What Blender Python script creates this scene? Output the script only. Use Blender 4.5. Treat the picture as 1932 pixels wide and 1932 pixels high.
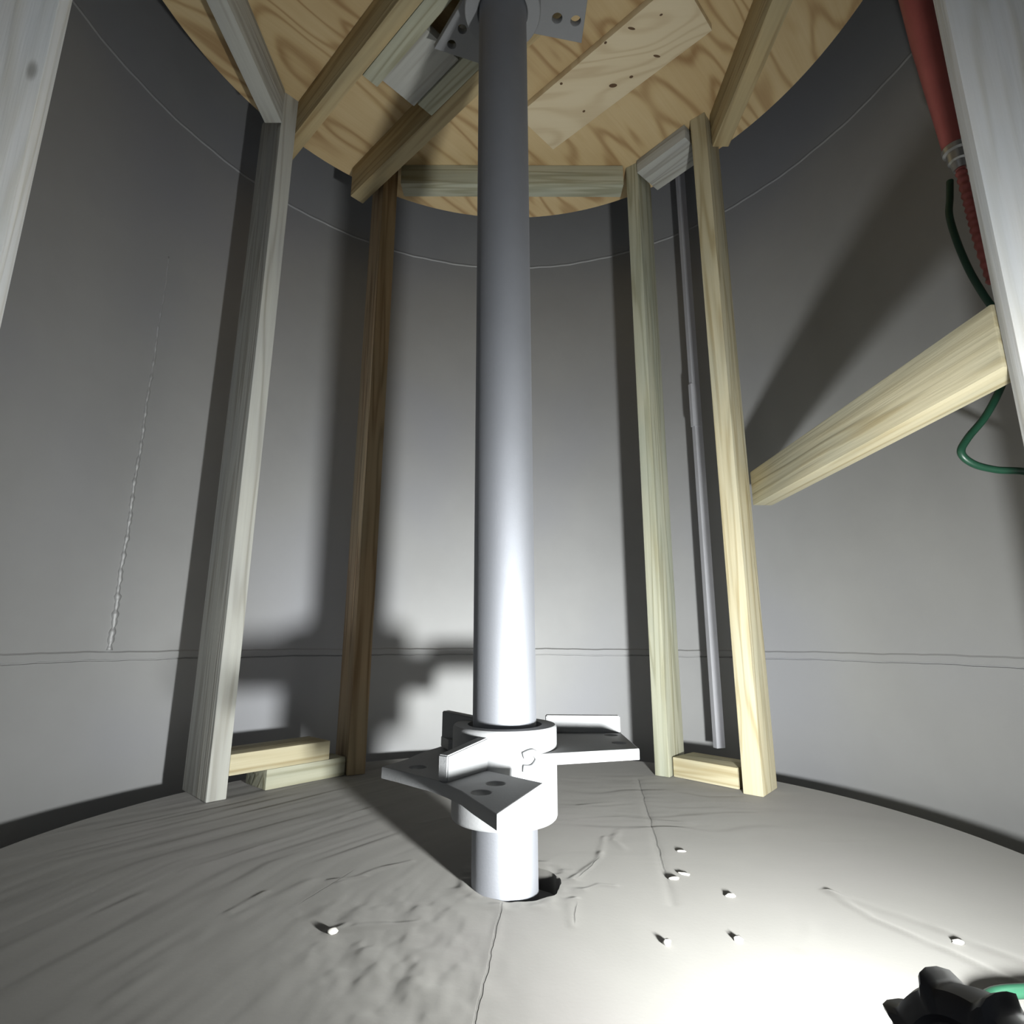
import bpy, bmesh, math, random
import numpy as np
from mathutils import Vector, Matrix

for o in list(bpy.data.objects):
    bpy.data.objects.remove(o, do_unlink=True)
S = bpy.context.scene
COL = S.collection
random.seed(4)

# ------------------------------------------------------------------ camera
PITCH, ROLL, F_PX = 0.22, 0.003, 1071.5
cam_d = bpy.data.cameras.new('camera')
cam = bpy.data.objects.new('camera', cam_d)
COL.objects.link(cam)
cam_d.sensor_width = 36.0
cam_d.lens = 36.0 * F_PX / 1932.0
cam_d.clip_start = 0.01
cp, sp = math.cos(PITCH), math.sin(PITCH)
fw = Vector((0, cp, sp)); rt0 = Vector((1, 0, 0)); up0 = Vector((0, -sp, cp))
rt = math.cos(ROLL) * rt0 + math.sin(ROLL) * up0
up = -math.sin(ROLL) * rt0 + math.cos(ROLL) * up0
cam.matrix_world = Matrix(((rt.x, up.x, -fw.x, 0.0), (rt.y, up.y, -fw.y, 0.0), (rt.z, up.z, -fw.z, 0.26), (0, 0, 0, 1)))
S.camera = cam

# ------------------------------------------------------------------ world, exposure
w = bpy.data.worlds.new('world'); S.world = w; w.use_nodes = True
w.node_tree.nodes['Background'].inputs[0].default_value = (0.80, 0.90, 1.0, 1)
w.node_tree.nodes['Background'].inputs[1].default_value = 0.16
S.view_settings.view_transform = 'Standard'
S.view_settings.look = 'None'
S.view_settings.gamma = 1.0
S.view_settings.use_curve_mapping = False
S.view_settings.exposure = 0.0
LAMP_L = 3800.0                 # radiance of the work lamp's small bright window
LAMP_POS = Vector((0.243, 0.218, 0.090))
LAMP_DIR = Vector((-0.15, 0.97, 0.03)).normalized()

# ------------------------------------------------------------------ constants
CX, CY = -0.003, 0.754          # axis of the tank
R_WALL, R_CEIL, R_FLOOR = 0.7886, 0.654, 0.642
ZC = 1.410                      # underside of the plywood
CYC = 0.717                     # centre of the plywood disc
NV = Vector((0.69, 0.722, 0)).normalized()     # across the joists
TV = Vector((0.722, -0.69, 0)).normalized()    # along the joists

# ------------------------------------------------------------------ helpers
def tag(o, label=None, cat=None, group=None, kind=None):
    if label: o['label'] = label
    if cat: o['category'] = cat
    if group: o['group'] = group
    if kind: o['kind'] = kind
    return o

def link(name, me, mat=None, parent=None, smooth=None):
    o = bpy.data.objects.new(name, me); COL.objects.link(o)
    if mat: me.materials.append(mat)
    if parent: o.parent = parent
    if smooth is not None:
        for p in me.polygons: p.use_smooth = True
        if smooth < 3.1:
            try: me.set_sharp_from_angle(angle=smooth)
            except Exception: pass
    return o

def bm_obj(name, bm, mat=None, parent=None, smooth=None):
    bmesh.ops.recalc_face_normals(bm, faces=bm.faces)
    me = bpy.data.meshes.new(name); bm.to_mesh(me); bm.free()
    return link(name, me, mat, parent, smooth)

def empty(name, loc=(0, 0, 0)):
    o = bpy.data.objects.new(name, None); COL.objects.link(o)
    o.location = loc; o.empty_display_size = 0.05
    return o

def child_local(o, root):
    """keep o where it is although root sits elsewhere (roots are only translated)"""
    o.parent = root
    o.location = o.location - root.location
    return o

def board(name, A, B, w, t, wdir, mat, bev=0.0018, parent=None):
    """sawn timber from A to B (centre line), w wide along wdir, t thick; grain runs on local X"""
    A, B = Vector(A), Vector(B)
    L = (B - A).length
    X = (B - A).normalized()
    Y = Vector(wdir); Y = (Y - X * Y.dot(X)).normalized()
    Z = X.cross(Y)
    bm = bmesh.new()
    bmesh.ops.create_cube(bm, size=1.0)
    for v in bm.verts: v.co = Vector((v.co.x * L, v.co.y * w, v.co.z * t))
    if bev: bmesh.ops.bevel(bm, geom=list(bm.edges), offset=bev, segments=2, affect='EDGES', profile=0.6)
    o = bm_obj(name, bm, mat, parent, 0.6)
    M = Matrix((X, Y, Z)).transposed().to_4x4(); M.translation = (A + B) / 2
    o.matrix_world = M
    return o

def post(corner, ang, w, t, z1, mat, side, name='wall_stud', z0=0.0):
    """upright 2x4; corner = inner corner nearest the viewer, ang = direction of its wide face, side=+1: narrow face to the right"""
    a = math.radians(ang)
    u = Vector((math.cos(a), math.sin(a), 0))
    v = Vector((u.y, -u.x, 0)) * side
    c = Vector((corner[0], corner[1], 0)) + u * (w / 2) + v * (t / 2)
    return board(name, c + Vector((0, 0, z0)), c + Vector((0, 0, z1)), w, t, u, mat)

def joist(name, n0, n1, t0, t1, z0, z1, mat):
    c = NV * ((n0 + n1) / 2)
    zc = (z0 + z1) / 2
    return board(name, c + TV * t0 + Vector((0, 0, zc)), c + TV * t1 + Vector((0, 0, zc)), z1 - z0, n1 - n0, (0, 0, 1), mat)

def lathe(bm, prof, axis0=Vector((0, 0, 0)), n=64, M=None, close=False, a0=0.0, a1=2 * math.pi, rfun=None):
    full = abs((a1 - a0) - 2 * math.pi) < 1e-6
    k = n if full else n + 1
    rings = []
    for (r, z) in prof:
        ring = []
        for i in range(k):
            a = a0 + (a1 - a0) * i / n
            rr = r if rfun is None else rfun(r, a, z)
            p = Vector((rr * math.cos(a), rr * math.sin(a), z))
            if M is not None: p = M @ p
            ring.append(bm.verts.new(p + axis0))
        rings.append(ring)
    pairs = list(zip(rings[:-1], rings[1:]))
    if close: pairs.append((rings[-1], rings[0]))
    for A, B in pairs:
        for i in range(n):
            j = (i + 1) % k
            bm.faces.new((A[i], A[j], B[j], B[i]))
    return rings

def cap(bm, ring): bm.faces.new(ring)

def tube(bm, pts, rad, n=12, caps=True):
    pts = [Vector(p) for p in pts]
    rings = []
    prev = None
    for i, p in enumerate(pts):
        d = (pts[min(i + 1, len(pts) - 1)] - pts[max(i - 1, 0)]).normalized()
        if prev is None:
            a = Vector((0, 0, 1)) if abs(d.z) < 0.9 else Vector((1, 0, 0))
            s = d.cross(a).normalized()
        else:
            s = (prev - d * prev.dot(d)).normalized()
        prev = s
        q = d.cross(s)
        r = rad[i] if isinstance(rad, (list, tuple)) else rad
        rings.append([bm.verts.new(p + s * r * math.cos(2 * math.pi * k / n) + q * r * math.sin(2 * math.pi * k / n)) for k in range(n)])
    for A, B in zip(rings[:-1], rings[1:]):
        for k in range(n):
            bm.faces.new((A[k], A[(k + 1) % n], B[(k + 1) % n], B[k]))
    if caps:
        bm.faces.new(rings[0]); bm.faces.new(rings[-1])

def spline(P, m=10):
    P = [Vector(p) for p in P]
    out = []
    for i in range(len(P) - 1):
        p0, p1, p2, p3 = P[max(i - 1, 0)], P[i], P[i + 1], P[min(i + 2, len(P) - 1)]
        for k in range(m):
            t = k / m
            out.append(0.5 * ((2 * p1) + (p2 - p0) * t + (2 * p0 - 5 * p1 + 4 * p2 - p3) * t * t + (3 * p1 - p0 - 3 * p2 + p3) * t ** 3))
    out.append(P[-1])
    return out

def circle(c, r, n=24): return [(c[0] + r * math.cos(2 * math.pi * i / n), c[1] + r * math.sin(2 * math.pi * i / n)) for i in range(n)]

def extruded(name, outer, holes, z0, z1, mat, parent=None, bev=0.001, loc=(0, 0, 0)):
    """flat plate with real holes, outline in the XY plane"""
    cu = bpy.data.curves.new(name + '_outline', 'CURVE'); cu.dimensions = '2D'; cu.fill_mode = 'BOTH'
    cu.extrude = (z1 - z0) / 2 - bev
    cu.bevel_depth = bev; cu.bevel_resolution = 1; cu.offset = -bev
    for loop in [outer] + list(holes):
        s = cu.splines.new('POLY'); s.points.add(len(loop) - 1)
        for p, q in zip(s.points, loop): p.co = (q[0], q[1], 0, 1)
        s.use_cyclic_u = True
    tmp = bpy.data.objects.new(name + '_outline', cu); COL.objects.link(tmp)
    dg = bpy.context.evaluated_depsgraph_get()
    me = bpy.data.meshes.new_from_object(tmp.evaluated_get(dg))
    bpy.data.objects.remove(tmp, do_unlink=True)
    me.name = name
    me.transform(Matrix.Translation((0, 0, (z0 + z1) / 2)))
    o = link(name, me, mat, parent, 0.5)
    o.location = loc
    return o

# ------------------------------------------------------------------ materials
class NT:
    def __init__(s, name, rough=0.6):
        s.m = bpy.data.materials.new(name); s.m.use_nodes = True
        s.t = s.m.node_tree; s.b = s.t.nodes['Principled BSDF']
        s.b.inputs['Roughness'].default_value = rough
    def n(s, typ, **kw):
        nd = s.t.nodes.new(typ)
        for k, v in kw.items():
            if k.startswith('i_'):
                nm = k[2:].replace('_', ' ')
                nd.inputs[nm].default_value = v
            else: setattr(nd, k, v)
        return nd
    def l(s, a, b): s.t.links.new(a, b)
    def coords(s, scale=(1, 1, 1), rot=(0, 0, 0), rnd=False):
        tc = s.n('ShaderNodeTexCoord'); mp = s.n('ShaderNodeMapping')
        mp.inputs['Scale'].default_value = scale; mp.inputs['Rotation'].default_value = rot
        s.l(tc.outputs['Object'], mp.inputs['Vector'])
        if rnd:
            oi = s.n('ShaderNodeObjectInfo'); mu = s.n('ShaderNodeMath', operation='MULTIPLY'); mu.inputs[1].default_value = 37.0
            s.l(oi.outputs['Random'], mu.inputs[0])
            cb = s.n('ShaderNodeCombineXYZ')
            for k in range(3): s.l(mu.outputs[0], cb.inputs[k])
            s.l(cb.outputs[0], mp.inputs['Location'])
        return mp.outputs['Vector']
    def noise(s, vec, scale=5.0, detail=3.0, rough=0.55, dist=0.0):
        nd = s.n('ShaderNodeTexNoise'); s.l(vec, nd.inputs['Vector'])
        nd.inputs['Scale'].default_value = scale; nd.inputs['Detail'].default_value = detail
        nd.inputs['Roughness'].default_value = rough; nd.inputs['Distortion'].default_value = dist
        return nd.outputs['Fac']
    def math(s, op, a, b=None, c=None):
        nd = s.n('ShaderNodeMath', operation=op)
        for k, v in enumerate((a, b, c)):
            if v is None: continue
            if isinstance(v, (int, float)): nd.inputs[k].default_value = v
            else: s.l(v, nd.inputs[k])
        return nd.outputs[0]
    def ramp(s, fac, stops):
        nd = s.n('ShaderNodeValToRGB'); s.l(fac, nd.inputs[0])
        e = nd.color_ramp.elements
        while len(e) > 1: e.remove(e[-1])
        e[0].position = stops[0][0]; e[0].color = (*stops[0][1], 1)
        for p, c in stops[1:]:
            x = e.new(p); x.color = (*c, 1)
        return nd.outputs['Color']
    def mix(s, fac, a, b, mode='MIX'):
        nd = s.n('ShaderNodeMix', data_type='RGBA', blend_type=mode)
        if isinstance(fac, (int, float)): nd.inputs[0].default_value = fac
        else: s.l(fac, nd.inputs[0])
        for k, v in ((6, a), (7, b)):
            if isinstance(v, tuple): nd.inputs[k].default_value = (*v, 1)
            else: s.l(v, nd.inputs[k])
        return nd.outputs[2]
    def bump(s, h, strength=0.3, dist=0.002):
        nd = s.n('ShaderNodeBump'); nd.inputs['Strength'].default_value = strength; nd.inputs['Distance'].default_value = dist
        s.l(h, nd.inputs['Height']); s.l(nd.outputs[0], s.b.inputs['Normal'])
    def col(s, c): s.l(c, s.b.inputs['Base Color'])

def lum(c, k): return tuple(x * k for x in c)

def wood(name, light, dark, stain=None, stain_amt=0.4, knots=True, rings=18.0, rough=0.75):
    m = NT(name, rough)
    v = m.coords((1, 1, 1), rnd=True)
    v_f = m.coords((4.0, 150, 150), rnd=True)
    v_m = m.coords((1.3, 22, 22), rnd=True)
    fine = m.noise(v_f, 1.0, 3.0, 0.6)
    med = m.noise(v_m, 1.0, 2.0, 0.5, 0.3)
    ring = m.math('SINE', m.math('MULTIPLY', med, rings * 2.0))
    ring = m.math('MULTIPLY_ADD', ring, 0.5, 0.5)
    ring = m.math('POWER', ring, 2.2)
    g = m.math('ADD', m.math('MULTIPLY', ring, 0.5), m.math('MULTIPLY', fine, 0.75))
    c = m.ramp(g, [(0.15, light), (0.55, tuple((a * 0.6 + b * 0.4) for a, b in zip(light, dark))), (0.95, dark)])
    if stain:
        st = m.noise(m.coords((3.0, 14, 14), rnd=True), 1.0, 3.0, 0.6)
        st = m.math('MULTIPLY', m.math('SMOOTH_MIN', 1.0, m.math('MAXIMUM', m.math('MULTIPLY_ADD', st, 4.0, -1.7), 0.0), 0.1), stain_amt)
        c = m.mix(st, c, stain)
    h = g
    if knots:
        vo = m.n('ShaderNodeTexVoronoi'); m.l(m.coords((5.5, 16, 16), rnd=True), vo.inputs['Vector']); vo.inputs['Scale'].default_value = 1.0
        wn = m.n('ShaderNodeTexWhiteNoise'); m.l(vo.outputs['Position'], wn.inputs['Vector'])
        sel = m.math('GREATER_THAN', wn.outputs['Value'], 0.70)
        dd = m.math('ADD', vo.outputs['Distance'], m.math('MULTIPLY', fine, 0.06))
        k = m.math('MULTIPLY', m.math('SUBTRACT', 1.0, m.n_smooth(dd, 0.06, 0.125)), sel)
        c = m.mix(m.math('MULTIPLY', k, 0.75), c, lum(dark, 0.35))
        h = m.math('SUBTRACT', g, m.math('MULTIPLY', k, 0.4))
    m.col(c); m.bump(h, 0.55, 0.0016)
    return m.m

def _sm(s, x, a, b):
    nd = s.n('ShaderNodeMapRange', interpolation_type='SMOOTHSTEP')
    s.l(x, nd.inputs[0]); nd.inputs[1].default_value = a; nd.inputs[2].default_value = b
    return nd.outputs[0]
NT.n_smooth = _sm

def plywood(name, ang, light, mid, dark, seed=0.0):
    m = NT(name, 0.7)
    def cs(scale):
        tc = m.n('ShaderNodeTexCoord')
        r = m.n('ShaderNodeMapping'); r.inputs['Rotation'].default_value = (0, 0, -ang); r.inputs['Location'].default_value = (seed, seed * 0.7, 0)
        q = m.n('ShaderNodeMapping'); q.inputs['Scale'].default_value = scale
        m.l(tc.outputs['Object'], r.inputs['Vector']); m.l(r.outputs[0], q.inputs['Vector'])
        return q.outputs[0]
    big = m.noise(cs((1.6, 6.0, 1)), 1.0, 2.0, 0.45, 0.4)
    fib = m.noise(cs((6, 170, 1)), 1.0, 3.0, 0.6)
    ring = m.math('SINE', m.math('MULTIPLY', big, 75.0))
    ring = m.math('POWER', m.math('MULTIPLY_ADD', ring, 0.5, 0.5), 3.0)
    patch = m.noise(cs((2.4, 5.5, 1)), 1.0, 3.0, 0.55)
    g = m.math('ADD', m.math('MULTIPLY', ring, 0.38), m.math('MULTIPLY', patch, 0.78))
    g = m.math('ADD', g, m.math('MULTIPLY_ADD', fib, 0.25, -0.12))
    c = m.ramp(g, [(0.15, light), (0.5, mid), (0.9, dark)])
    m.col(c); m.bump(g, 0.2, 0.001)
    return m.m

def paint(name, colour, rough=0.5, mottle=0.12, fine=0.25, scale=9.0, tint=None, metallic=0.0, bumpd=0.0008, fscale=260.0, spec=0.5):
    m = NT(name, rough)
    v = m.coords()
    a = m.noise(v, scale, 4.0, 0.6)
    b = m.noise(v, fscale, 2.0, 0.5)
    c = m.ramp(a, [(0.25, lum(colour, 1 - mottle)), (0.75, lum(colour, 1 + mottle))])
    if tint:
        c = m.mix(m.n_smooth(m.noise(v, scale * 0.45, 2.0), 0.45, 0.7), c, tint)
    m.col(c)
    m.b.inputs['Metallic'].default_value = metallic
    m.b.inputs['Specular IOR Level'].default_value = spec
    m.bump(m.math('ADD', m.math('MULTIPLY', b, fine), m.math('MULTIPLY', a, 0.8)), 0.5, bumpd)
    return m.m

def plain(name, colour, rough=0.5, metallic=0.0, emit=None):
    m = NT(name, rough)
    a = m.noise(m.coords(), 60.0, 3.0)
    m.col(m.ramp(a, [(0.3, lum(colour, 0.85)), (0.7, lum(colour, 1.1))]))
    m.b.inputs['Metallic'].default_value = metallic
    if emit:
        m.b.inputs['Emission Color'].default_value = (*emit[0], 1); m.b.inputs['Emission Strength'].default_value = emit[1]
    return m.m

M_WALL = paint('grey_tank_paint', (0.41, 0.41, 0.41), 0.66, 0.06, 0.12, 4.0, tint=(0.39, 0.393, 0.415), bumpd=0.0008, metallic=0.8)
M_FLOOR = paint('grey_floor_coating', (0.150, 0.145, 0.135), 0.80, 0.07, 0.2, 7.0, tint=(0.158, 0.148, 0.144), bumpd=0.0006, metallic=0.85)
fb = M_FLOOR.node_tree.nodes['Principled BSDF']; fb.inputs['Sheen Weight'].default_value = 0.20; fb.inputs['Sheen Roughness'].default_value = 0.5; fb.inputs['Sheen Tint'].default_value = (0.97, 0.95, 0.9, 1)
M_POLE = paint('pale_steel_primer', (0.265, 0.273, 0.297), 0.72, 0.04, 0.5, 14.0, bumpd=0.0005, fscale=420.0, metallic=0.85)
M_HUB = paint('white_steel_paint', (0.225, 0.228, 0.233), 0.60, 0.04, 0.6, 14.0, bumpd=0.0005, fscale=420.0, metallic=0.0, spec=0.25)
M_YEL = wood('yellow_pine', (0.50, 0.455, 0.315), (0.33, 0.275, 0.155), (0.35, 0.36, 0.29), 0.5)
M_GRN = wood('green_treated_pine', (0.42, 0.415, 0.32), (0.25, 0.24, 0.155), (0.27, 0.30, 0.25), 0.5)
M_GRY = wood('weathered_grey_pine', (0.42, 0.42, 0.385), (0.26, 0.25, 0.215), (0.30, 0.31, 0.315), 0.5, knots=False)
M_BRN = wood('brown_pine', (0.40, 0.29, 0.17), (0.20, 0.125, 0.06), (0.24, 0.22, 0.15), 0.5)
M_WHT = wood('overexposed_pine', (0.86, 0.86, 0.86), (0.68, 0.66, 0.60), (0.72, 0.76, 0.80), 0.6)  # weathered pine; strong light on the near studs put into its pale colour
M_JST = wood('joist_pine', (0.47, 0.37, 0.20), (0.27, 0.19, 0.085), (0.28, 0.27, 0.18), 0.45)
GA = math.atan2(0.722, 0.69)
M_PLY = plywood('plywood', GA, (0.60, 0.475, 0.275), (0.49, 0.36, 0.185), (0.30, 0.18, 0.075))
M_STRIP = plywood('pale_plywood', GA - 0.1, (0.68, 0.585, 0.41), (0.64, 0.54, 0.36), (0.54, 0.43, 0.27), 3.3)
M_DARK = plain('black_rubber', (0.012, 0.011, 0.013), 0.5)
M_BLACK = plain('black_plastic', (0.010, 0.009, 0.012), 0.45)
M_LENS = plain('lamp_lens', (0.9, 0.9, 0.9), 0.3, emit=((0.975, 1.0, 0.985), LAMP_L))
M_RED = paint('red_enamel', (0.36, 0.095, 0.085), 0.45, 0.1, 0.2, 20.0)
M_STEEL = plain('bright_steel', (0.6, 0.6, 0.6), 0.35, 1.0)
M_BAR = paint('grey_steel_channel', (0.46, 0.46, 0.49), 0.5, 0.06, 0.3, 12.0, metallic=0.4)
M_HOSE = plain('green_hose_rubber', (0.011, 0.052, 0.029), 0.4)
M_CHIP = plain('pale_chip', (0.30, 0.29, 0.27), 0.7)

def seam_lines(mat, segs):
    m = NT.__new__(NT); m.m = mat; m.t = mat.node_tree; m.b = m.t.nodes['Principled BSDF']
    tc = m.n('ShaderNodeTexCoord'); sx = m.n('ShaderNodeSeparateXYZ'); m.l(tc.outputs['Object'], sx.inputs[0])
    wob = m.math('MULTIPLY_ADD', m.noise(tc.outputs['Object'], 30.0, 3.0), 0.006, -0.003)
    old = m.b.inputs['Base Color'].links[0].from_socket
    bump = m.b.inputs['Normal'].links[0].from_node
    h = bump.inputs['Height'].links[0].from_socket
    for (ax, ay), (bx, by), wd, dark, depth in segs:
        L = math.hypot(bx - ax, by - ay); ux, uy = (bx - ax) / L, (by - ay) / L
        rx = m.math('SUBTRACT', sx.outputs[0], ax); ry = m.math('SUBTRACT', sx.outputs[1], ay)
        al = m.math('ADD', m.math('MULTIPLY', rx, ux), m.math('MULTIPLY', ry, uy))
        ac = m.math('ADD', m.math('SUBTRACT', m.math('MULTIPLY', rx, uy), m.math('MULTIPLY', ry, ux)), wob)
        k = m.math('SUBTRACT', 1.0, m.n_smooth(m.math('ABSOLUTE', ac), wd * 0.4, wd))
        k = m.math('MULTIPLY', k, m.math('MULTIPLY', m.n_smooth(al, -0.005, 0.02), m.math('SUBTRACT', 1.0, m.n_smooth(al, L * 0.75, L))))
        if dark > 0: old = m.mix(m.math('MULTIPLY', k, dark), old, (0.03, 0.03, 0.028))
        h = m.math('SUBTRACT', h, m.math('MULTIPLY', k, depth))
    m.l(old, m.b.inputs['Base Color']); m.l(h, bump.inputs['Height'])
seam_lines(M_FLOOR, [((0.243, 1.175), (0.168, 0.665), 0.0016, 0.8, 1.0), ((-0.0085, 0.645), (-0.040, 0.30), 0.0014, 0.25, 1.2),
                     ((-0.18, 0.73), (-0.215, 0.64), 0.001, 0.0, 0.8), ((0.108, 0.77), (0.07, 0.70), 0.0012, 0.6, 1.0), ((0.066, 0.65), (0.058, 0.60), 0.0012, 0.5, 1.0)])

# ------------------------------------------------------------------ noise for modelled relief
def vnoise(x, y, seed=0):
    xi = np.floor(x).astype(np.int64); yi = np.floor(y).astype(np.int64)
    fx = x - xi; fy = y - yi
    fx = fx * fx * fx * (fx * (fx * 6 - 15) + 10); fy = fy * fy * fy * (fy * (fy * 6 - 15) + 10)
    def hsh(a, b):
        n = (a * 374761393 + b * 668265263 + seed * 1442695041) & 0x7fffffff
        n = ((n ^ (n >> 13)) * 1274126177) & 0x7fffffff
        return ((n ^ (n >> 16)) & 0xffff) / 65535.0 * 2 - 1
    return (hsh(xi, yi) * (1 - fx) + hsh(xi + 1, yi) * fx) * (1 - fy) + (hsh(xi, yi + 1) * (1 - fx) + hsh(xi + 1, yi + 1) * fx) * fy

def segd(x, y, a, b):
    ax, ay = a; bx, by = b
    dx, dy = bx - ax, by - ay
    t = np.clip(((x - ax) * dx + (y - ay) * dy) / (dx * dx + dy * dy), 0, 1)
    return np.hypot(x - ax - t * dx, y - ay - t * dy), t

def bell(d, wd): return np.exp(-(d / wd) ** 2)

def blob(x, y, c, r): return np.exp(-((x - c[0]) ** 2 + (y - c[1]) ** 2) / (r * r))

def floor_relief(x, y):
    h = 0.0010 * vnoise(x * 9, y * 9, 1) + 0.0005 * vnoise(x * 24, y * 24, 2)
    left = 1 / (1 + np.exp((x + 0.10) * 18))
    xs = x - 0.25 * (y - 0.6) - 0.5 * np.maximum(y - 0.75, 0)
    h += left * (0.0011 * vnoise(xs * 38, y * 7, 3) + 0.0005 * vnoise(xs * 90, y * 11, 4))
    st = vnoise(xs * 45 + 7, y * 6 + 3, 8)
    h += left * 0.0010 * np.maximum(0, st - 0.45) * 2
    rear = blob(x, y, (0.24, 0.98), 0.2)
    wy = y + 0.02 * vnoise(x * 14, y * 14, 11)
    h += rear * (0.0016 * vnoise(x * 9, wy * 46, 5) + 0.0006 * vnoise(x * 22, wy * 90, 6))
    mid = blob(x, y, (-0.12, 0.60), 0.085) + blob(x, y, (-0.09, 0.49), 0.07)
    h += mid * (0.0016 * vnoise(x * 55, y * 40, 7) + 0.0008 * vnoise(x * 120, y * 90, 9))
    ringd = np.abs(np.hypot(x - 0.007, y - 0.695) - 0.06)
    h += bell(ringd, 0.012) * (0.0012 + 0.0018 * vnoise(x * 80, y * 80, 10))
    wob = 0.0012 * vnoise(x * 60, y * 60, 12)
    # joints in the sheet below: shallow dips, the fine crack itself is in the coating
    for a, b, wd, dp in [((0.243, 1.175), (0.163, 0.645), 0.005, -0.0012), ((-0.008, 0.64), (-0.032, 0.40), 0.005, 0.0009)]:
        d, t = segd(x, y, a, b); d = d + wob
        h += dp * bell(d, wd)
    # raised drips and trowel ridges
    for pts, wd, hh in [
        ([(0.124, 0.84), (0.107, 0.765), (0.085, 0.73), (0.0685, 0.7026)], 0.004, 0.0026),
        ([(0.077, 0.676), (0.095, 0.690), (0.112, 0.687)], 0.004, 0.0026),
        ([(0.066, 0.655), (0.060, 0.63), (0.058, 0.60)], 0.005, 0.003),
        ([(0.15, 0.87), (0.135, 0.83), (0.145, 0.80)], 0.005, 0.002),
        ([(0.3376, 0.674), (0.3463, 0.6157), (0.3761, 0.5572), (0.40, 0.50)], 0.005, 0.0032),
        ([(0.3376, 0.674), (0.378, 0.6213), (0.394, 0.596), (0.4265, 0.541), (0.45, 0.49)], 0.006, 0.0036),
        ([(0.29, 0.62), (0.265, 0.575), (0.25, 0.56)], 0.006, 0.0012),
        ([(-0.295, 0.484), (-0.282, 0.536), (-0.272, 0.588), (-0.25, 0.64), (-0.22, 0.70)], 0.007, 0.0020),
        ([(-0.374, 0.728), (-0.33, 0.79), (-0.29, 0.847), (-0.25, 0.92)], 0.006, 0.0016),
        ([(-0.40, 0.62), (-0.385, 0.66)], 0.006, 0.0014), ([(-0.275, 0.6245), (-0.258, 0.67)], 0.0035, 0.0018),
        ([(-0.187, 0.693), (-0.15, 0.735), (-0.12, 0.755)], 0.004, 0.0020), ([(-0.20, 0.70), (-0.165, 0.71)], 0.0035, 0.0018),
        ([(-0.169, 0.537), (-0.173, 0.575), (-0.155, 0.60)], 0.004, 0.0016), ([(-0.161, 0.59), (-0.13, 0.60), (-0.09, 0.605)], 0.005, 0.0018),
        ([(-0.13, 0.90), (-0.05, 0.96)], 0.004, 0.0014), ([(-0.24, 0.95), (-0.19, 1.0)], 0.004, 0.0014),
        ([(0.11, 0.99), (0.20, 1.02), (0.28, 1.00)], 0.006, 0.0018), ([(0.10, 0.92), (0.17, 0.93), (0.26, 0.90)], 0.005, 0.0016)]:
        best = None
        for a, b in zip(pts[:-1], pts[1:]):
            d, t = segd(x, y, a, b)
            best = d if best is None else np.minimum(best, d)
        h += hh * bell(best + wob, wd) * (0.65 + 0.5 * vnoise(x * 45, y * 45, 13))
    return h * 0.45

# ------------------------------------------------------------------ setting: floor
HOLE = (0.007, 0.695); HOLE_R = 0.048
NA, NR = 760, 210
ang = np.linspace(0, 2 * np.pi, NA, endpoint=False)
dx, dy = np.cos(ang), np.sin(ang)
ox, oy = HOLE[0] - CX, HOLE[1] - CY
bq = ox * dx + oy * dy
r_out = -bq + np.sqrt(bq * bq - (ox * ox + oy * oy - R_FLOOR ** 2))
r_in = HOLE_R * (1 + 0.03 * vnoise(dx * 5 + 9, dy * 5, 21))
tt = np.linspace(0, 1, NR) ** 1.15
rr = r_in[None, :] + (r_out - r_in)[None, :] * tt[:, None]
fx = HOLE[0] + rr * dx[None, :]; fy = HOLE[1] + rr * dy[None, :]
edge = np.clip(np.minimum((R_FLOOR - np.hypot(fx - CX, fy - CY)) / 0.05, 1.0), 0, 1)
fz = (floor_relief(fx, fy) - 0.0003) * (0.25 + 0.75 * edge)
verts = [(float(a), float(b), float(c)) for a, b, c in zip(fx.ravel(), fy.ravel(), fz.ravel())]
faces = []
for i in range(NR - 1):
    for j in range(NA):
        k = (j + 1) % NA
        faces.append((i * NA + j, (i + 1) * NA + j, (i + 1) * NA + k, i * NA + k))
base_in = len(verts); verts += [(float(fx[0, j]), float(fy[0, j]), -0.022) for j in range(NA)]
base_out = len(verts); verts += [(float(fx[-1, j]), float(fy[-1, j]), -0.022) for j in range(NA)]
for j in range(NA):
    k = (j + 1) % NA
    faces.append((j, k, base_in + k, base_in + j))
    faces.append(((NR - 1) * NA + j, base_out + j, base_out + k, (NR - 1) * NA + k))
    faces.append((base_in + j, base_in + k, base_out + k, base_out + j))
me = bpy.data.meshes.new('floor'); me.from_pydata(verts, [], faces)
floor = link('floor', me, M_FLOOR, None, 0.7); tag(floor, kind='structure')

# ------------------------------------------------------------------ setting: tank wall, with the open hatch behind the viewer
Z_LOW, Z_UP = 0.2205, 1.3755
prof = [(R_WALL, -0.30), (R_WALL, Z_LOW - 0.0018), (R_WALL + 0.004, Z_LOW - 0.0012), (R_WALL + 0.004, Z_LOW + 0.0006), (R_WALL - 0.0016, Z_LOW + 0.0012),
        (R_WALL - 0.0018, Z_LOW + 0.013), (R_WALL, Z_LOW + 0.016), (R_WALL, Z_UP - 0.004), (R_WALL - 0.0012, Z_UP - 0.0018), (R_WALL - 0.0015, Z_UP), (R_WALL - 0.0012, Z_UP + 0.0018),
        (R_WALL, Z_UP + 0.004), (R_WALL, 2.0)]
HALF = math.radians(31)
bm = bmesh.new()
lathe(bm, prof, Vector((CX, CY, 0)), n=300, a0=-math.pi / 2 + HALF, a1=1.5 * math.pi - HALF)
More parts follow.
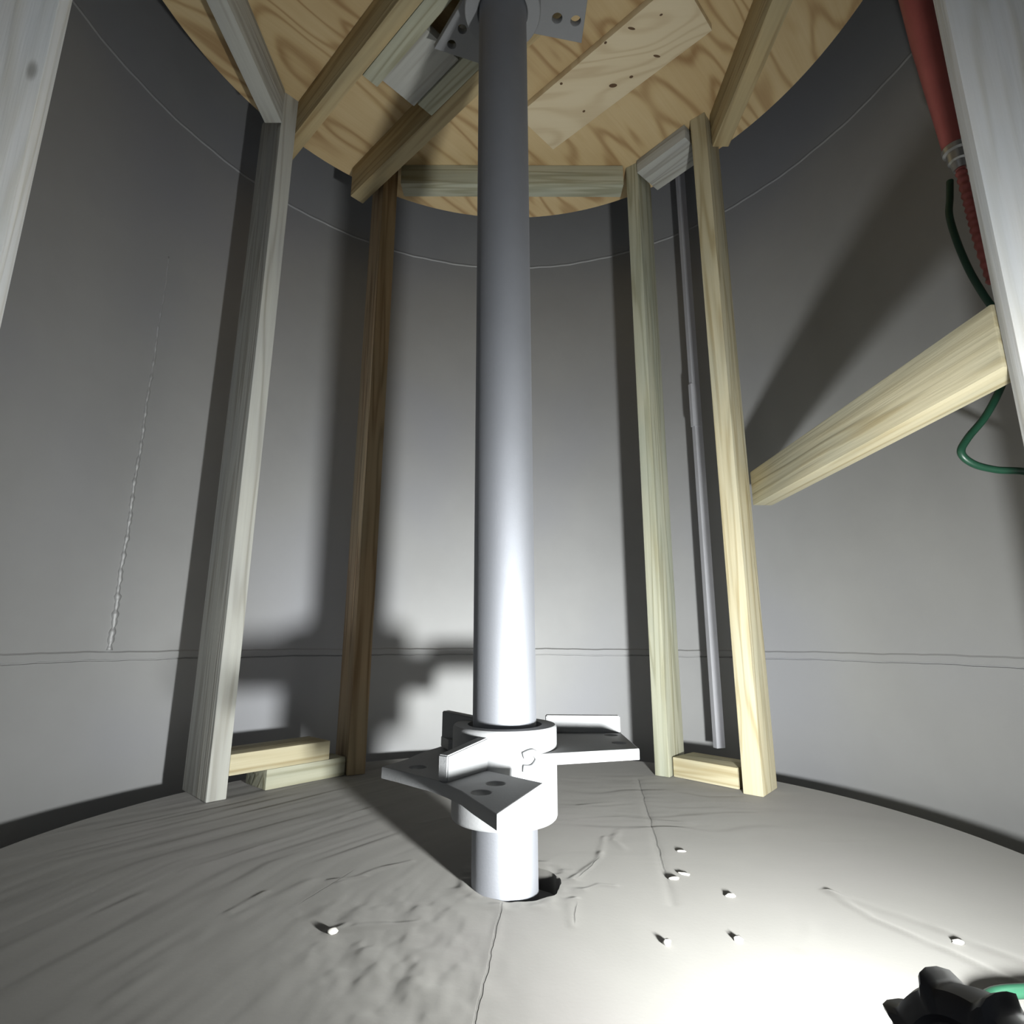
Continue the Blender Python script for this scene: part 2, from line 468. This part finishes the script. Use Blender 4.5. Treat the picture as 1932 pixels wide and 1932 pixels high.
for v in bm.verts:                                                   # hand-made seams are never quite straight
    a = math.atan2(v.co.y - CY, v.co.x - CX)
    if abs(v.co.z - Z_LOW) < 0.03: v.co.z += 0.0006 * math.sin(a * 23) + 0.0004 * math.sin(a * 61 + 1.0) + 0.0003 * math.sin(a * 131)
    if abs(v.co.z - Z_UP) < 0.03: v.co.z += 0.0008 * math.sin(a * 31) + 0.0006 * math.sin(a * 83)
prof2 = [(R_WALL + 0.02, 2.0), (R_WALL + 0.02, -0.30)]
lathe(bm, prof2, Vector((CX, CY, 0)), n=100, a0=-math.pi / 2 + HALF, a1=1.5 * math.pi - HALF)
wall = bm_obj('wall_round', bm, M_WALL, None, 0.35); tag(wall, kind='structure')
# upright weld bead on the left of the shell
bm = bmesh.new()
pts, rad = [], []
aL = math.atan2(1.060 - CY, -0.7296 - CX)
for i in range(160):
    z = 0.238 + (1.05 - 0.238) * i / 159
    k = i / 159
    a = aL + 0.0012 * math.sin(z * 37) + 0.0006 * math.sin(z * 151)
    pts.append((CX + (R_WALL + 0.0006) * math.cos(a), CY + (R_WALL + 0.0006) * math.sin(a), z))
    rad.append((0.0056 if k < 0.12 else 0.0046) * (1 - 0.55 * k) * (1 + 0.25 * math.sin(z * 400) + 0.2 * math.sin(z * 173)))
tube(bm, pts, rad, 8)
bead = bm_obj('weld_bead', bm, M_WALL, wall, 3.14)

# tank bottom below the platform and tank top above the plywood
bm = bmesh.new(); bmesh.ops.create_circle(bm, cap_ends=True, segments=120, radius=R_WALL + 0.02)
for v in bm.verts: v.co += Vector((CX, CY, -0.30))
tag(bm_obj('floor_lower', bm, M_WALL), kind='structure')
bm = bmesh.new(); bmesh.ops.create_circle(bm, cap_ends=True, segments=120, radius=R_WALL + 0.02)
for v in bm.verts: v.co += Vector((CX, CY, 2.0))
tag(bm_obj('ceiling_upper', bm, M_WALL), kind='structure')

# plywood ceiling
ceiling = extruded('ceiling', circle((CX, CYC), R_CEIL, 160), [], ZC, ZC + 0.018, M_PLY, None, 0.0006)
tag(ceiling, kind='structure')

# ------------------------------------------------------------------ uprights
ST = 'upright studs round the platform'
o = post((-0.493, 0.997), 136.0, 0.117, 0.032, ZC, M_GRY, +1)
tag(o, 'grey wooden stud with a pale ridged edge, left of the two stacked boards', 'stud', ST)
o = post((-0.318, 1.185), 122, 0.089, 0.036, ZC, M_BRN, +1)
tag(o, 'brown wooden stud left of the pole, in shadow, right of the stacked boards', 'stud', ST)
o = post((0.306, 1.180), 55, 0.090, 0.030, ZC, M_GRN, -1)
tag(o, 'greenish wooden stud right of the steel pole, left of the single bottom plate', 'stud', ST)
o = post((0.427, 1.042), 50, 0.080, 0.034, ZC, M_YEL, -1)
tag(o, 'bright yellow wooden stud carrying the far end of the horizontal rail', 'stud', ST)
# near pair, either side of the hatch
o = post((0.463, 0.475), math.degrees(math.atan2(-0.47, 0.88)), 0.089, 0.036, ZC, M_WHT, -1)
tag(o, 'large whitish wooden stud standing in front of the red tube', 'stud', ST)
o = post((-0.483, 0.471), math.degrees(math.atan2(-0.47, -0.88)), 0.089, 0.036, ZC, M_WHT, +1)
tag(o, 'large whitish wooden stud at the far left, against bare grey wall', 'stud', ST)

# horizontal rail on the right
o = board('rail', (0.499, 1.101, 0.5555), (0.499, 0.511, 0.5555), 0.069, 0.038, (0, 0, 1), M_YEL)
tag(o, 'pale wooden rail running level between the bright yellow stud and the near right stud', 'rail')

# bottom boards, left
d = Vector((0.667, 0.745, 0)).normalized(); q = Vector((-d.y, d.x, 0))
a0 = Vector((-0.429, 1.073, 0)); a1 = a0 + d * 0.158
o = board('bottom_plate', a0 + q * 0.040 + Vector((0, 0, 0.0172)), a1 + q * 0.040 + Vector((0, 0, 0.0172)), 0.079, 0.034, q, M_GRN)
tag(o, 'short wooden board on the floor, lower of the two stacked beside the brown stud', 'board', 'bottom boards between studs')
b0 = Vector((-0.4725, 1.0238, 0)); b1 = b0 + d * 0.187
o = board('bottom_plate', b0 + q * 0.040 + Vector((0, 0, 0.0512)), b1 + q * 0.040 + Vector((0, 0, 0.0512)), 0.079, 0.034, q, M_YEL)
tag(o, 'wooden board lying on top of another, reaching over a dark gap', 'board', 'bottom boards between studs')
# bottom plate, right
d = Vector((0.678, -0.735, 0)).normalized(); q = Vector((-d.y, d.x, 0))
a0 = Vector((0.315, 1.187, 0)); a1 = a0 + d * 0.131
o = board('bottom_plate', a0 + q * 0.038 + Vector((0, 0, 0.0182)), a1 + q * 0.038 + Vector((0, 0, 0.0182)), 0.076, 0.036, q, M_YEL)
tag(o, 'single wooden bottom plate on the floor between the greenish stud and the yellow stud', 'board', 'bottom boards between studs')

# ------------------------------------------------------------------ ceiling framing
JZ = ZC - 0.0855; JT = ZC - 0.0008
JG = 'joists under the plywood'
o = joist('joist', 0.4115, 0.4405, -1.124, 0.02, JZ, JT, M_JST)
tag(o, 'long joist, dark side and yellow underside, starting beside the grey stud top', 'joist', JG)
o = joist('joist', 0.4410, 0.4745, -0.826, -0.556, JZ, JT, M_GRN)
tag(o, 'short greenish joist piece doubled against the long joist nearest the grey stud', 'joist', JG)
o = joist('joist', 0.5890, 0.6240, -1.118, -0.03, JZ + 0.001, JT, M_JST)
tag(o, 'long joist ending at the brown stud and passing behind the steel pole', 'joist', JG)
o = joist('joist', 0.5525, 0.5885, -0.798, -0.47, JZ, JT, M_GRN)
tag(o, 'short greenish block fixed along the joist that ends at the brown stud', 'joist', JG)
o = board('spacer_board', NV * 0.5135 + TV * -0.810 + Vector((0, 0, 1.338)), NV * 0.5135 + TV * -0.670 + Vector((0, 0, 1.338)), 0.0770, 0.019, NV, M_GRY)
tag(o, 'flat grey spacer board set between the two short greenish joist pieces', 'board')
o = board('beam', (-0.508, 0.53, ZC - 0.0433), (-0.508, 0.994, ZC - 0.0433), 0.085, 0.036, (0, 0, 1), M_GRY)
tag(o, 'grey beam at the ceiling edge, running from the grey stud towards the viewer', 'beam', 'edge beams under the ceiling')
o = board('beam', (0.459, 0.53, ZC - 0.0433), (0.459, 1.050, ZC - 0.0433), 0.085, 0.036, (0, 0, 1), M_JST)
tag(o, 'brownish beam at the ceiling edge, running from the yellow stud towards the viewer', 'beam', 'edge beams under the ceiling')
o = board('beam', (-0.277, 1.2105, ZC - 0.0280), (0.273, 1.2105, ZC - 0.0280), 0.0545, 0.043, (0, 0, 1), M_GRN)
tag(o, 'level beam at the back of the ceiling, crossing behind the steel pole', 'beam', 'edge beams under the ceiling')
d = Vector((0.656, -0.755, 0)).normalized(); q = Vector((-d.y, d.x, 0))
h0 = Vector((0.303, 1.174, ZC - 0.0188)); h1 = h0 + d * 0.134
o = board('beam', h0 + q * 0.0425, h1 + q * 0.0425, 0.085, 0.036, q, M_GRY)
tag(o, 'short flat greyish header between the tops of the greenish and yellow studs', 'beam', 'edge beams under the ceiling')
# pale strip of board screwed under the ceiling
m0 = NV * 0.8188 + TV * -0.7104 + Vector((0, 0, ZC - 0.0085)); m1 = NV * 0.8188 + TV * -0.3176 + Vector((0, 0, ZC - 0.0085))
strip = board('ceiling_strip', m0, m1, 0.124, 0.016, NV, M_STRIP, 0.0008)
tag(strip, 'pale flat plywood strip fixed slantwise under the ceiling, right of the steel pole', 'board')
# knots and nail heads of the strip
bm = bmesh.new()
KN = [(-0.047, 0.087, 0.0025, 0.0075, -0.6), (-0.059, 0.036, 0.003, 0.0025, 0), (0.033, 0.095, 0.0025, 0.0075, -0.6), (0.035, 0.035, 0.004, 0.003, 0.5),
      (0.025, -0.003, 0.0085, 0.0045, 0.7), (-0.053, -0.079, 0.003, 0.003, 0), (0.031, -0.083, 0.0032, 0.0028, 0), (-0.03, 0.14, 0.003, 0.002, 0.4)]
for (n, t, a, b, rot) in KN:
    M = Matrix.Translation((t, n, -0.0080)) @ Matrix.Rotation(rot, 4, 'Z')
    lathe(bm, [(0.0001, -0.0004), (0.8, -0.0004), (1.0, 0.0), (1.0, 0.002)], Vector((0, 0, 0)), 14, M @ Matrix.Diagonal((a, b, 1, 1)))
bm_obj('knot', bm, plain('dark_knot', (0.11, 0.062, 0.028), 0.8), strip, 0.6)

# ------------------------------------------------------------------ steel pole and its two bracket hubs
PB = Vector((-0.0065, 0.690, 0.0)); PT = Vector((-0.0170, 0.690, 0.0))      # centre at floor level and at z = 1.25
def pole_at(z): return PB + (PT - PB) * (z / 1.25) + Vector((0, 0, z))
root = empty('steel_pole', pole_at(-0.296))
tag(root, 'tall round grey steel pole rising through the hole in the middle of the floor', 'pole')
bm = bmesh.new()
p0, p1 = pole_at(-0.296), pole_at(1.318)
tube(bm, [p0 + (p1 - p0) * (i / 40) for i in range(41)], 0.0365, 72)
child_local(bm_obj('shaft', bm, M_POLE, None, 0.6), root)
bm = bmesh.new()
lathe(bm, [(0.0365, -0.300), (0.085, -0.300), (0.085, -0.288), (0.0365, -0.288)], Vector((PB.x + 0.0028, PB.y, 0)), 64, close=True)
child_local(bm_obj('base_flange', bm, M_POLE, None, 0.6), root)
for k in range(4):
    a = math.pi / 4 + k * math.pi / 2
    bm = bmesh.new()
    tube(bm, [(PB.x + 0.068 * math.cos(a), PB.y + 0.068 * math.sin(a), -0.29), (PB.x + 0.068 * math.cos(a), PB.y + 0.068 * math.sin(a), -0.278)], 0.008, 6)
    child_local(bm_obj('flange_bolt', bm, M_STEEL, None, 0.6), root)

def gusset(name, base_in, base_out, z0, z1, thick, mat, parent, slope=0.0, root=None):
    """upright rib standing on (or hanging under) a plate, from the sleeve outwards"""
    A, B = Vector((base_in[0], base_in[1], 0)), Vector((base_out[0], base_out[1], 0))
    d = (B - A).normalized(); q = Vector((-d.y, d.x, 0)) * thick / 2
    bm = bmesh.new()
    lo = [A - q, B - q, B + q, A + q]
    vb = [bm.verts.new(p + Vector((0, 0, z0))) for p in lo]
    vt = [bm.verts.new(p + Vector((0, 0, z1 - (slope if k in (1, 2) else 0)))) for k, p in enumerate(lo)]
    bm.faces.new(vb); bm.faces.new(vt)
    for k in range(4): bm.faces.new((vb[k], vb[(k + 1) % 4], vt[(k + 1) % 4], vt[k]))
    bmesh.ops.bevel(bm, geom=list(bm.edges), offset=0.0012, segments=2, affect='EDGES')
    o = bm_obj(name, bm, mat, None, 0.6)
    return child_local(o, root)

def sleeve(z0, z1, root, cz):
    bm = bmesh.new()
    c = pole_at(cz); c.z = 0
    lathe(bm, [(0.0372, z0 + 0.004), (0.0395, z0), (0.0575, z0), (0.0585, z0 + 0.0010), (0.0592, z0 + 0.003), (0.0592, z1 - 0.003), (0.0585, z1 - 0.0010), (0.0575, z1), (0.0425, z1), (0.0415, z1 - 0.006), (0.0372, z1 - 0.010)],
          c, 96, close=True)
    return child_local(bm_obj('sleeve', bm, M_HUB, None, 0.5), root)

# lower hub
root = empty('bracket_hub', pole_at(0.068)); c = pole_at(0.12)
tag(root, 'white steel bracket collar with bolt plates, low on the pole just above the floor', 'bracket', 'bracket hubs on the pole')
sleeve(0.068, 0.165, root, 0.12)
ZA, ZB = 0.129, 0.141; KZ = 0.127; KA = (0.26 - KZ) / (0.26 - 0.141)
outA = [(-0.0098, 0.4305), (0.0270, 0.5204), (-0.0200, 0.5640), (-0.012, 0.579), (-0.047, 0.600), (-0.049, 0.650), (-0.0790, 0.6900), (-0.0830, 0.680), (-0.0910, 0.664), (-0.0985, 0.645), (-0.1058, 0.6159), (-0.1233, 0.5813),
        (-0.105, 0.5660), (-0.088, 0.5500), (-0.0700, 0.5340), (-0.0537, 0.5140), (-0.040, 0.4930), (-0.0298, 0.4704)]
outA = [(x * KA, y * KA) for x, y in outA]
holesA = [circle((x * KA, y * KA), 0.0092) for x, y in ((-0.013, 0.5179), (-0.0239, 0.4889), (-0.0887, 0.5796))]
pa = extruded('bolt_plate', outA, holesA, KZ - 0.012, KZ, M_HUB)
child_local(pa, root)
gusset('gusset', (-0.0240, 0.6450), (-0.0655, 0.5830), KZ, 0.1600, 0.012, M_HUB, None, 0.009, root)
outB = [(0.012, 0.6385), (0.143, 0.677), (0.143, 0.797), (0.055, 0.796), (0.020, 0.735), (0.040, 0.700), (0.035, 0.660)]
pb = extruded('bolt_plate', outB, [circle((0.127, 0.712), 0.0085), circle((0.127, 0.768), 0.0085)], ZA, ZB, M_HUB)
child_local(pb, root)
gusset('gusset', (0.045, 0.786), (0.142, 0.790), ZB, 0.1630, 0.012, M_HUB, None, 0.001, root)
outC = [(-0.050, 0.715), (-0.076, 0.728), (-0.088, 0.757), (-0.080, 0.780), (-0.078, 0.830), (-0.020, 0.875), (0.036, 0.842), (0.014, 0.738), (-0.030, 0.735)]
pc = extruded('bolt_plate', outC, [circle((-0.055, 0.818), 0.0085), circle((-0.012, 0.848), 0.0085)], ZA, ZB, M_HUB)
child_local(pc, root)
gusset('gusset', (-0.040, 0.715), (-0.083, 0.752), ZB, 0.1690, 0.012, M_HUB, None, -0.003, root)
gusset('gusset', (0.004, 0.742), (0.030, 0.835), 0.108, ZA, 0.012, M_HUB, None, 0.0, root)  # unseen rib behind the sleeve, added to extend the hub's shadow on the wall
# weld at the root of the right-hand plate
bm = bmesh.new(); tube(bm, spline([(0.012, 0.633, 0.1415), (0.022, 0.637, 0.1440), (0.028, 0.641, 0.1370), (0.022, 0.637, 0.1290), (0.012, 0.633, 0.1290)], 5), 0.0036, 8)
child_local(bm_obj('weld', bm, M_HUB, None, 3.14), root)

# upper hub
root = empty('bracket_hub', pole_at(1.205))
tag(root, 'white steel bracket collar with bolt plates, high on the pole close under the joists', 'bracket', 'bracket hubs on the pole')
sleeve(1.205, 1.302, root, 1.25)
ZA, ZB = 1.265, 1.277
pu = extruded('bolt_plate', [(-0.1383, 0.7912), (-0.0611, 0.8170), (-0.030, 0.738), (-0.058, 0.715), (-0.065, 0.680), (-0.0751, 0.705)],
              [circle((-0.0865, 0.7583), 0.0075), circle((-0.107, 0.7838), 0.0075)], ZA, ZB, M_HUB)
child_local(pu, root)
gusset('gusset', (-0.048, 0.735), (-0.095, 0.790), ZB, 1.30, 0.012, M_HUB, None, 0.0, root)
pu = extruded('bolt_plate', [(0.1177, 0.7811), (0.1205, 0.660), (0.027, 0.667), (0.030, 0.705), (0.000, 0.738), (0.005, 0.760)],
              [circle((0.0724, 0.7409), 0.0085), circle((0.1036, 0.7449), 0.0085)], ZA, ZB, M_HUB)
child_local(pu, root)
gusset('gusset', (0.028, 0.700), (0.105, 0.708), ZB, 1.30, 0.012, M_HUB, None, 0.0, root)
pu = extruded('bolt_plate', [(0.020, 0.655), (0.060, 0.545), (-0.060, 0.540), (-0.050, 0.655), (-0.015, 0.643)], [circle((0.030, 0.565), 0.0085), circle((-0.028, 0.562), 0.0085)], ZA, ZB, M_HUB)
child_local(pu, root)

# ------------------------------------------------------------------ hanging channel by the back wall, right
root = empty('steel_channel', (0.4445, 1.280, 0.036))
tag(root, 'narrow grey steel channel hanging upright near the wall between the greenish and yellow studs', 'channel')
A = Vector((0.4435, 1.280, 0.036)); B = Vector((0.4510, 1.283, 1.995))
nrm = Vector((0.30, -0.95, 0)).normalized()
def chan(a, b, wd, dp, th):
    X = (b - a).normalized(); Y = Vector((nrm.y, -nrm.x, 0)) * -1; Y = (Y - X * Y.dot(X)).normalized(); Zv = nrm
    prof = [(-wd / 2, -dp), (-wd / 2, 0), (wd / 2, 0), (wd / 2, -dp), (wd / 2 - th, -dp), (wd / 2 - th, -th), (-wd / 2 + th, -th), (-wd / 2 + th, -dp)]
    bm = bmesh.new()
    r0 = [bm.verts.new(a + Y * p[0] + Zv * p[1]) for p in prof]; r1 = [bm.verts.new(b + Y * p[0] + Zv * p[1]) for p in prof]
    for k in range(8): bm.faces.new((r0[k], r0[(k + 1) % 8], r1[(k + 1) % 8], r1[k]))
    bm.faces.new(r0); bm.faces.new(r1)
    return bm
child_local(bm_obj('channel_body', chan(A, B, 0.021, 0.012, 0.002), M_BAR, None, 0.4), root)
k0 = A + (B - A) * ((0.757 - 0.036) / 1.959); k1 = A + (B - A) * ((0.866 - 0.036) / 1.959)
off = Vector((-0.004, -0.001, 0)) + nrm * 0.0022
child_local(bm_obj('splice_plate', chan(k0 + off, k1 + off, 0.024, 0.010, 0.002), M_BAR, None, 0.4), root)

# ------------------------------------------------------------------ red tube and green hose, right
root = empty('red_tube', (0.650, 0.700, 0.755))
tag(root, 'slim red tube with a bright metal fitting, slanting down behind the near right stud', 'tube')
P0 = Vector((0.6255, 0.700, 1.46)); P1 = Vector((0.6520, 0.700, 0.965))
bm = bmesh.new(); tube(bm, [P0 + (P1 - P0) * (i / 24) for i in range(25)], [0.0205 - (0.0055 * max(0, i - 14) / 10) for i in range(25)], 24)
child_local(bm_obj('barrel', bm, M_RED, None, 0.6), root)
bm = bmesh.new()
d = (P1 - P0).normalized()
tube(bm, [P1 - d * 0.004, P1 + d * 0.004, P1 + d * 0.006, P1 + d * 0.020, P1 + d * 0.022, P1 + d * 0.034], [0.0165, 0.0165, 0.0130, 0.0130, 0.0105, 0.0090], 24)
child_local(bm_obj('fitting', bm, M_STEEL, None, 0.6), root)
bm = bmesh.new(); Q = P1 + d * 0.030
tube(bm, spline([Q, Q + Vector((0.003, 0, -0.06)), Q + Vector((0.006, 0, -0.12)), Vector((0.667, 0.700, 0.745))], 22), [0.0066 + 0.0011 * math.sin(k * 1.5) for k in range(67)], 16)
child_local(bm_obj('neck', bm, M_RED, None, 0.8), root)

bm = bmesh.new()
hp = [(0.6535, 0.7205, 0.930), (0.648, 0.7200, 0.900), (0.641, 0.7185, 0.868), (0.640, 0.713, 0.82), (0.645, 0.708, 0.77), (0.654, 0.704, 0.730), (0.664, 0.700, 0.69), (0.664, 0.700, 0.63), (0.651, 0.700, 0.592), (0.622, 0.700, 0.548), (0.593, 0.700, 0.517), (0.581, 0.700, 0.497), (0.594, 0.700, 0.482),
      (0.622, 0.700, 0.474), (0.665, 0.698, 0.468), (0.690, 0.690, 0.43), (0.680, 0.67, 0.33), (0.640, 0.62, 0.18), (0.585, 0.56, 0.05), (0.53, 0.525, 0.008), (0.46, 0.497, 0.0066), (0.40, 0.4895, 0.0066), (0.345, 0.478, 0.0066), (0.312, 0.42, 0.0066),
      (0.305, 0.34, 0.0066), (0.28, 0.24, 0.0066)]
tube(bm, spline(hp, 10), 0.0046, 14)
tag(bm_obj('garden_hose', bm, M_HOSE, None, 3.14), 'thin green hose looping beneath the rail and lying on the floor behind the black lamp', 'hose')

# ------------------------------------------------------------------ work lamp on the floor
root = empty('work_lamp', (0.250, 0.193, 0.002))
tag(root, 'black work lamp on the floor, its lobed knob showing in the lower right corner', 'lamp')
Zax = LAMP_DIR; Xax = Zax.cross(Vector((0, 0, 1))).normalized(); Yax = Xax.cross(Zax)      # X right, Y up, Z forward
ML = Matrix((Xax, Yax, Zax)).transposed().to_4x4(); ML.translation = LAMP_POS
def lbox(x0, x1, y0, y1, z0, z1, bev=0.004):
    bm = bmesh.new(); bmesh.ops.create_cube(bm, size=1.0)
    for v in bm.verts: v.co = Vector(((x0 + x1) / 2 + v.co.x * (x1 - x0), (y0 + y1) / 2 + v.co.y * (y1 - y0), (z0 + z1) / 2 + v.co.z * (z1 - z0)))
    bmesh.ops.bevel(bm, geom=list(bm.edges), offset=bev, segments=3, affect='EDGES')
    bm.transform(ML); return bm
bm = lbox(-0.052, 0.070, -0.058, 0.072, -0.044, -0.004, 0.006)
for k in range(9):                                                   # cooling fins on the back
    x = -0.044 + k * 0.0132
    f = bmesh.new(); bmesh.ops.create_cube(f, size=1.0)
    me_f = bpy.data.meshes.new('fin')
    for v in f.verts: v.co = ML @ Vector((x + v.co.x * 0.004, 0.007 + v.co.y * 0.10, -0.052 + v.co.z * 0.018))
    f.to_mesh(me_f); f.free(); bm.from_mesh(me_f); bpy.data.meshes.remove(me_f)
child_local(bm_obj('housing', bm, M_BLACK, None, 0.5), root)
bm = bmesh.new()
lathe(bm, [(0.0245, -0.0045), (0.0310, -0.0045), (0.0310, 0.0055), (0.0290, 0.0065), (0.0252, 0.0060)], Vector((0, 0, 0)), 48, ML, close=True)
child_local(bm_obj('bezel', bm, M_BLACK, None, 0.5), root)
bm = bmesh.new()
r0 = lathe(bm, [(0.0245, -0.0040), (0.0225, -0.0012), (0.0150, -0.0006), (0.0040, -0.0004)], Vector((0, 0, 0)), 40, ML); cap(bm, r0[-1])
child_local(bm_obj('lens', bm, M_LENS, None, 0.9), root)
# bracket that stands on the floor, and its clamping knob
KP = Vector((0.1253, 0.1815, 0.1467))                                  # centre of the knob
bm = bmesh.new()
ppts = [Vector((-0.074, 0.058, -0.026)), Vector((-0.074, 0.0, -0.026)), Vector((-0.074, -0.066, -0.026)), Vector((-0.068, -0.0775, -0.026)), Vector((0, -0.0785, -0.026)), Vector((0.086, -0.0775, -0.026)), Vector((0.092, -0.066, -0.026)), Vector((0.092, 0.0, -0.026)), Vector((0.092, 0.058, -0.026))]
tube(bm, spline([ML @ q for q in ppts], 5), 0.0045, 10)
child_local(bm_obj('stand', bm, M_BLACK, None, 3.14), root)
ax = Vector((-0.86, -0.47, 0.18)).normalized()                       # the knob points back past the viewer
kx = ax.cross(Vector((0, 0, 1))).normalized(); ky = kx.cross(ax)
MK = Matrix((kx, ky, ax)).transposed().to_4x4(); MK.translation = KP
def lobes(r, a, z):
    if r < 0.013: return r
    k = 0.5 + 0.5 * math.cos(8 * (a - 0.31))
    return r * (0.955 + 0.195 * k ** 12)
bm = bmesh.new()
r0 = lathe(bm, [(0.006, -0.022), (0.012, -0.022), (0.0150, -0.014), (0.0185, -0.009), (0.0195, -0.003), (0.0195, 0.003), (0.0186, 0.0070), (0.0165, 0.0088), (0.0125, 0.0094), (0.0108, 0.0080), (0.0030, 0.0078)],
           Vector((0, 0, 0)), 160, MK, rfun=lobes)
cap(bm, r0[0]); cap(bm, r0[-1])
child_local(bm_obj('knob', bm, M_BLACK, None, 0.6), root)
bm = bmesh.new()
tube(bm, [KP - ax * 0.018, ML @ Vector((-0.074, 0.054, -0.026)), ML @ Vector((-0.050, 0.050, -0.026))], 0.0048, 12)
child_local(bm_obj('pivot_bolt', bm, M_BLACK, None, 0.8), root)

# ------------------------------------------------------------------ crumbs stuck on the floor
CH = 'pale chips on the floor'
def chip(x, y, l, wd, h, rot, label):
    bm = bmesh.new(); bmesh.ops.create_icosphere(bm, subdivisions=2, radius=1.0)
    rnd = random.Random(int(x * 1e4) + int(y * 1e5))
    for v in bm.verts:
        k = 1 + 0.22 * rnd.uniform(-1, 1)
        v.co = Vector((v.co.x * l * k, v.co.y * wd * k, v.co.z * h * k)) * 0.85
    o = bm_obj('floor_chip', bm, M_CHIP, None, 3.14)
    z = float(floor_relief(np.array([x]), np.array([y]))[0])
    o.location = (x, y, z + h * 0.35); o.rotation_euler = (0, 0, rot)
    tag(o, label, 'chip', CH)
chip(0.2141, 0.7892, 0.0075, 0.0022, 0.0018, -0.15, 'thin pale sliver farthest back of the chips right of the pole')
chip(0.1965, 0.7183, 0.0080, 0.0020, 0.0020, -0.5, 'slanting pale sliver just behind the small flat chip right of the floor hole')
chip(0.1813, 0.7051, 0.0070, 0.0024, 0.0022, 0.05, 'small flat pale chip lying level, right of the floor hole')
chip(0.2280, 0.6616, 0.0065, 0.0026, 0.0024, -0.1, 'short pale chip on the floor in line with the foot of the yellow stud')
chip(0.1368, 0.5667, 0.0042, 0.0036, 0.0036, 0.3, 'round pale crumb on the floor in front of the hole, left of another crumb')
chip(0.2014, 0.5734, 0.0050, 0.0030, 0.0032, -0.3, 'pale crumb at the near end of a short ridge on the floor')
chip(-0.1610, 0.5845, 0.0055, 0.0034, 0.0034, 0.4, 'lone pale crumb on the floor left of the pole')
chip(0.3937, 0.5695, 0.0060, 0.0026, 0.0026, -0.35, 'pale chip on the bright floor behind the black lamp, beside a long ridge')
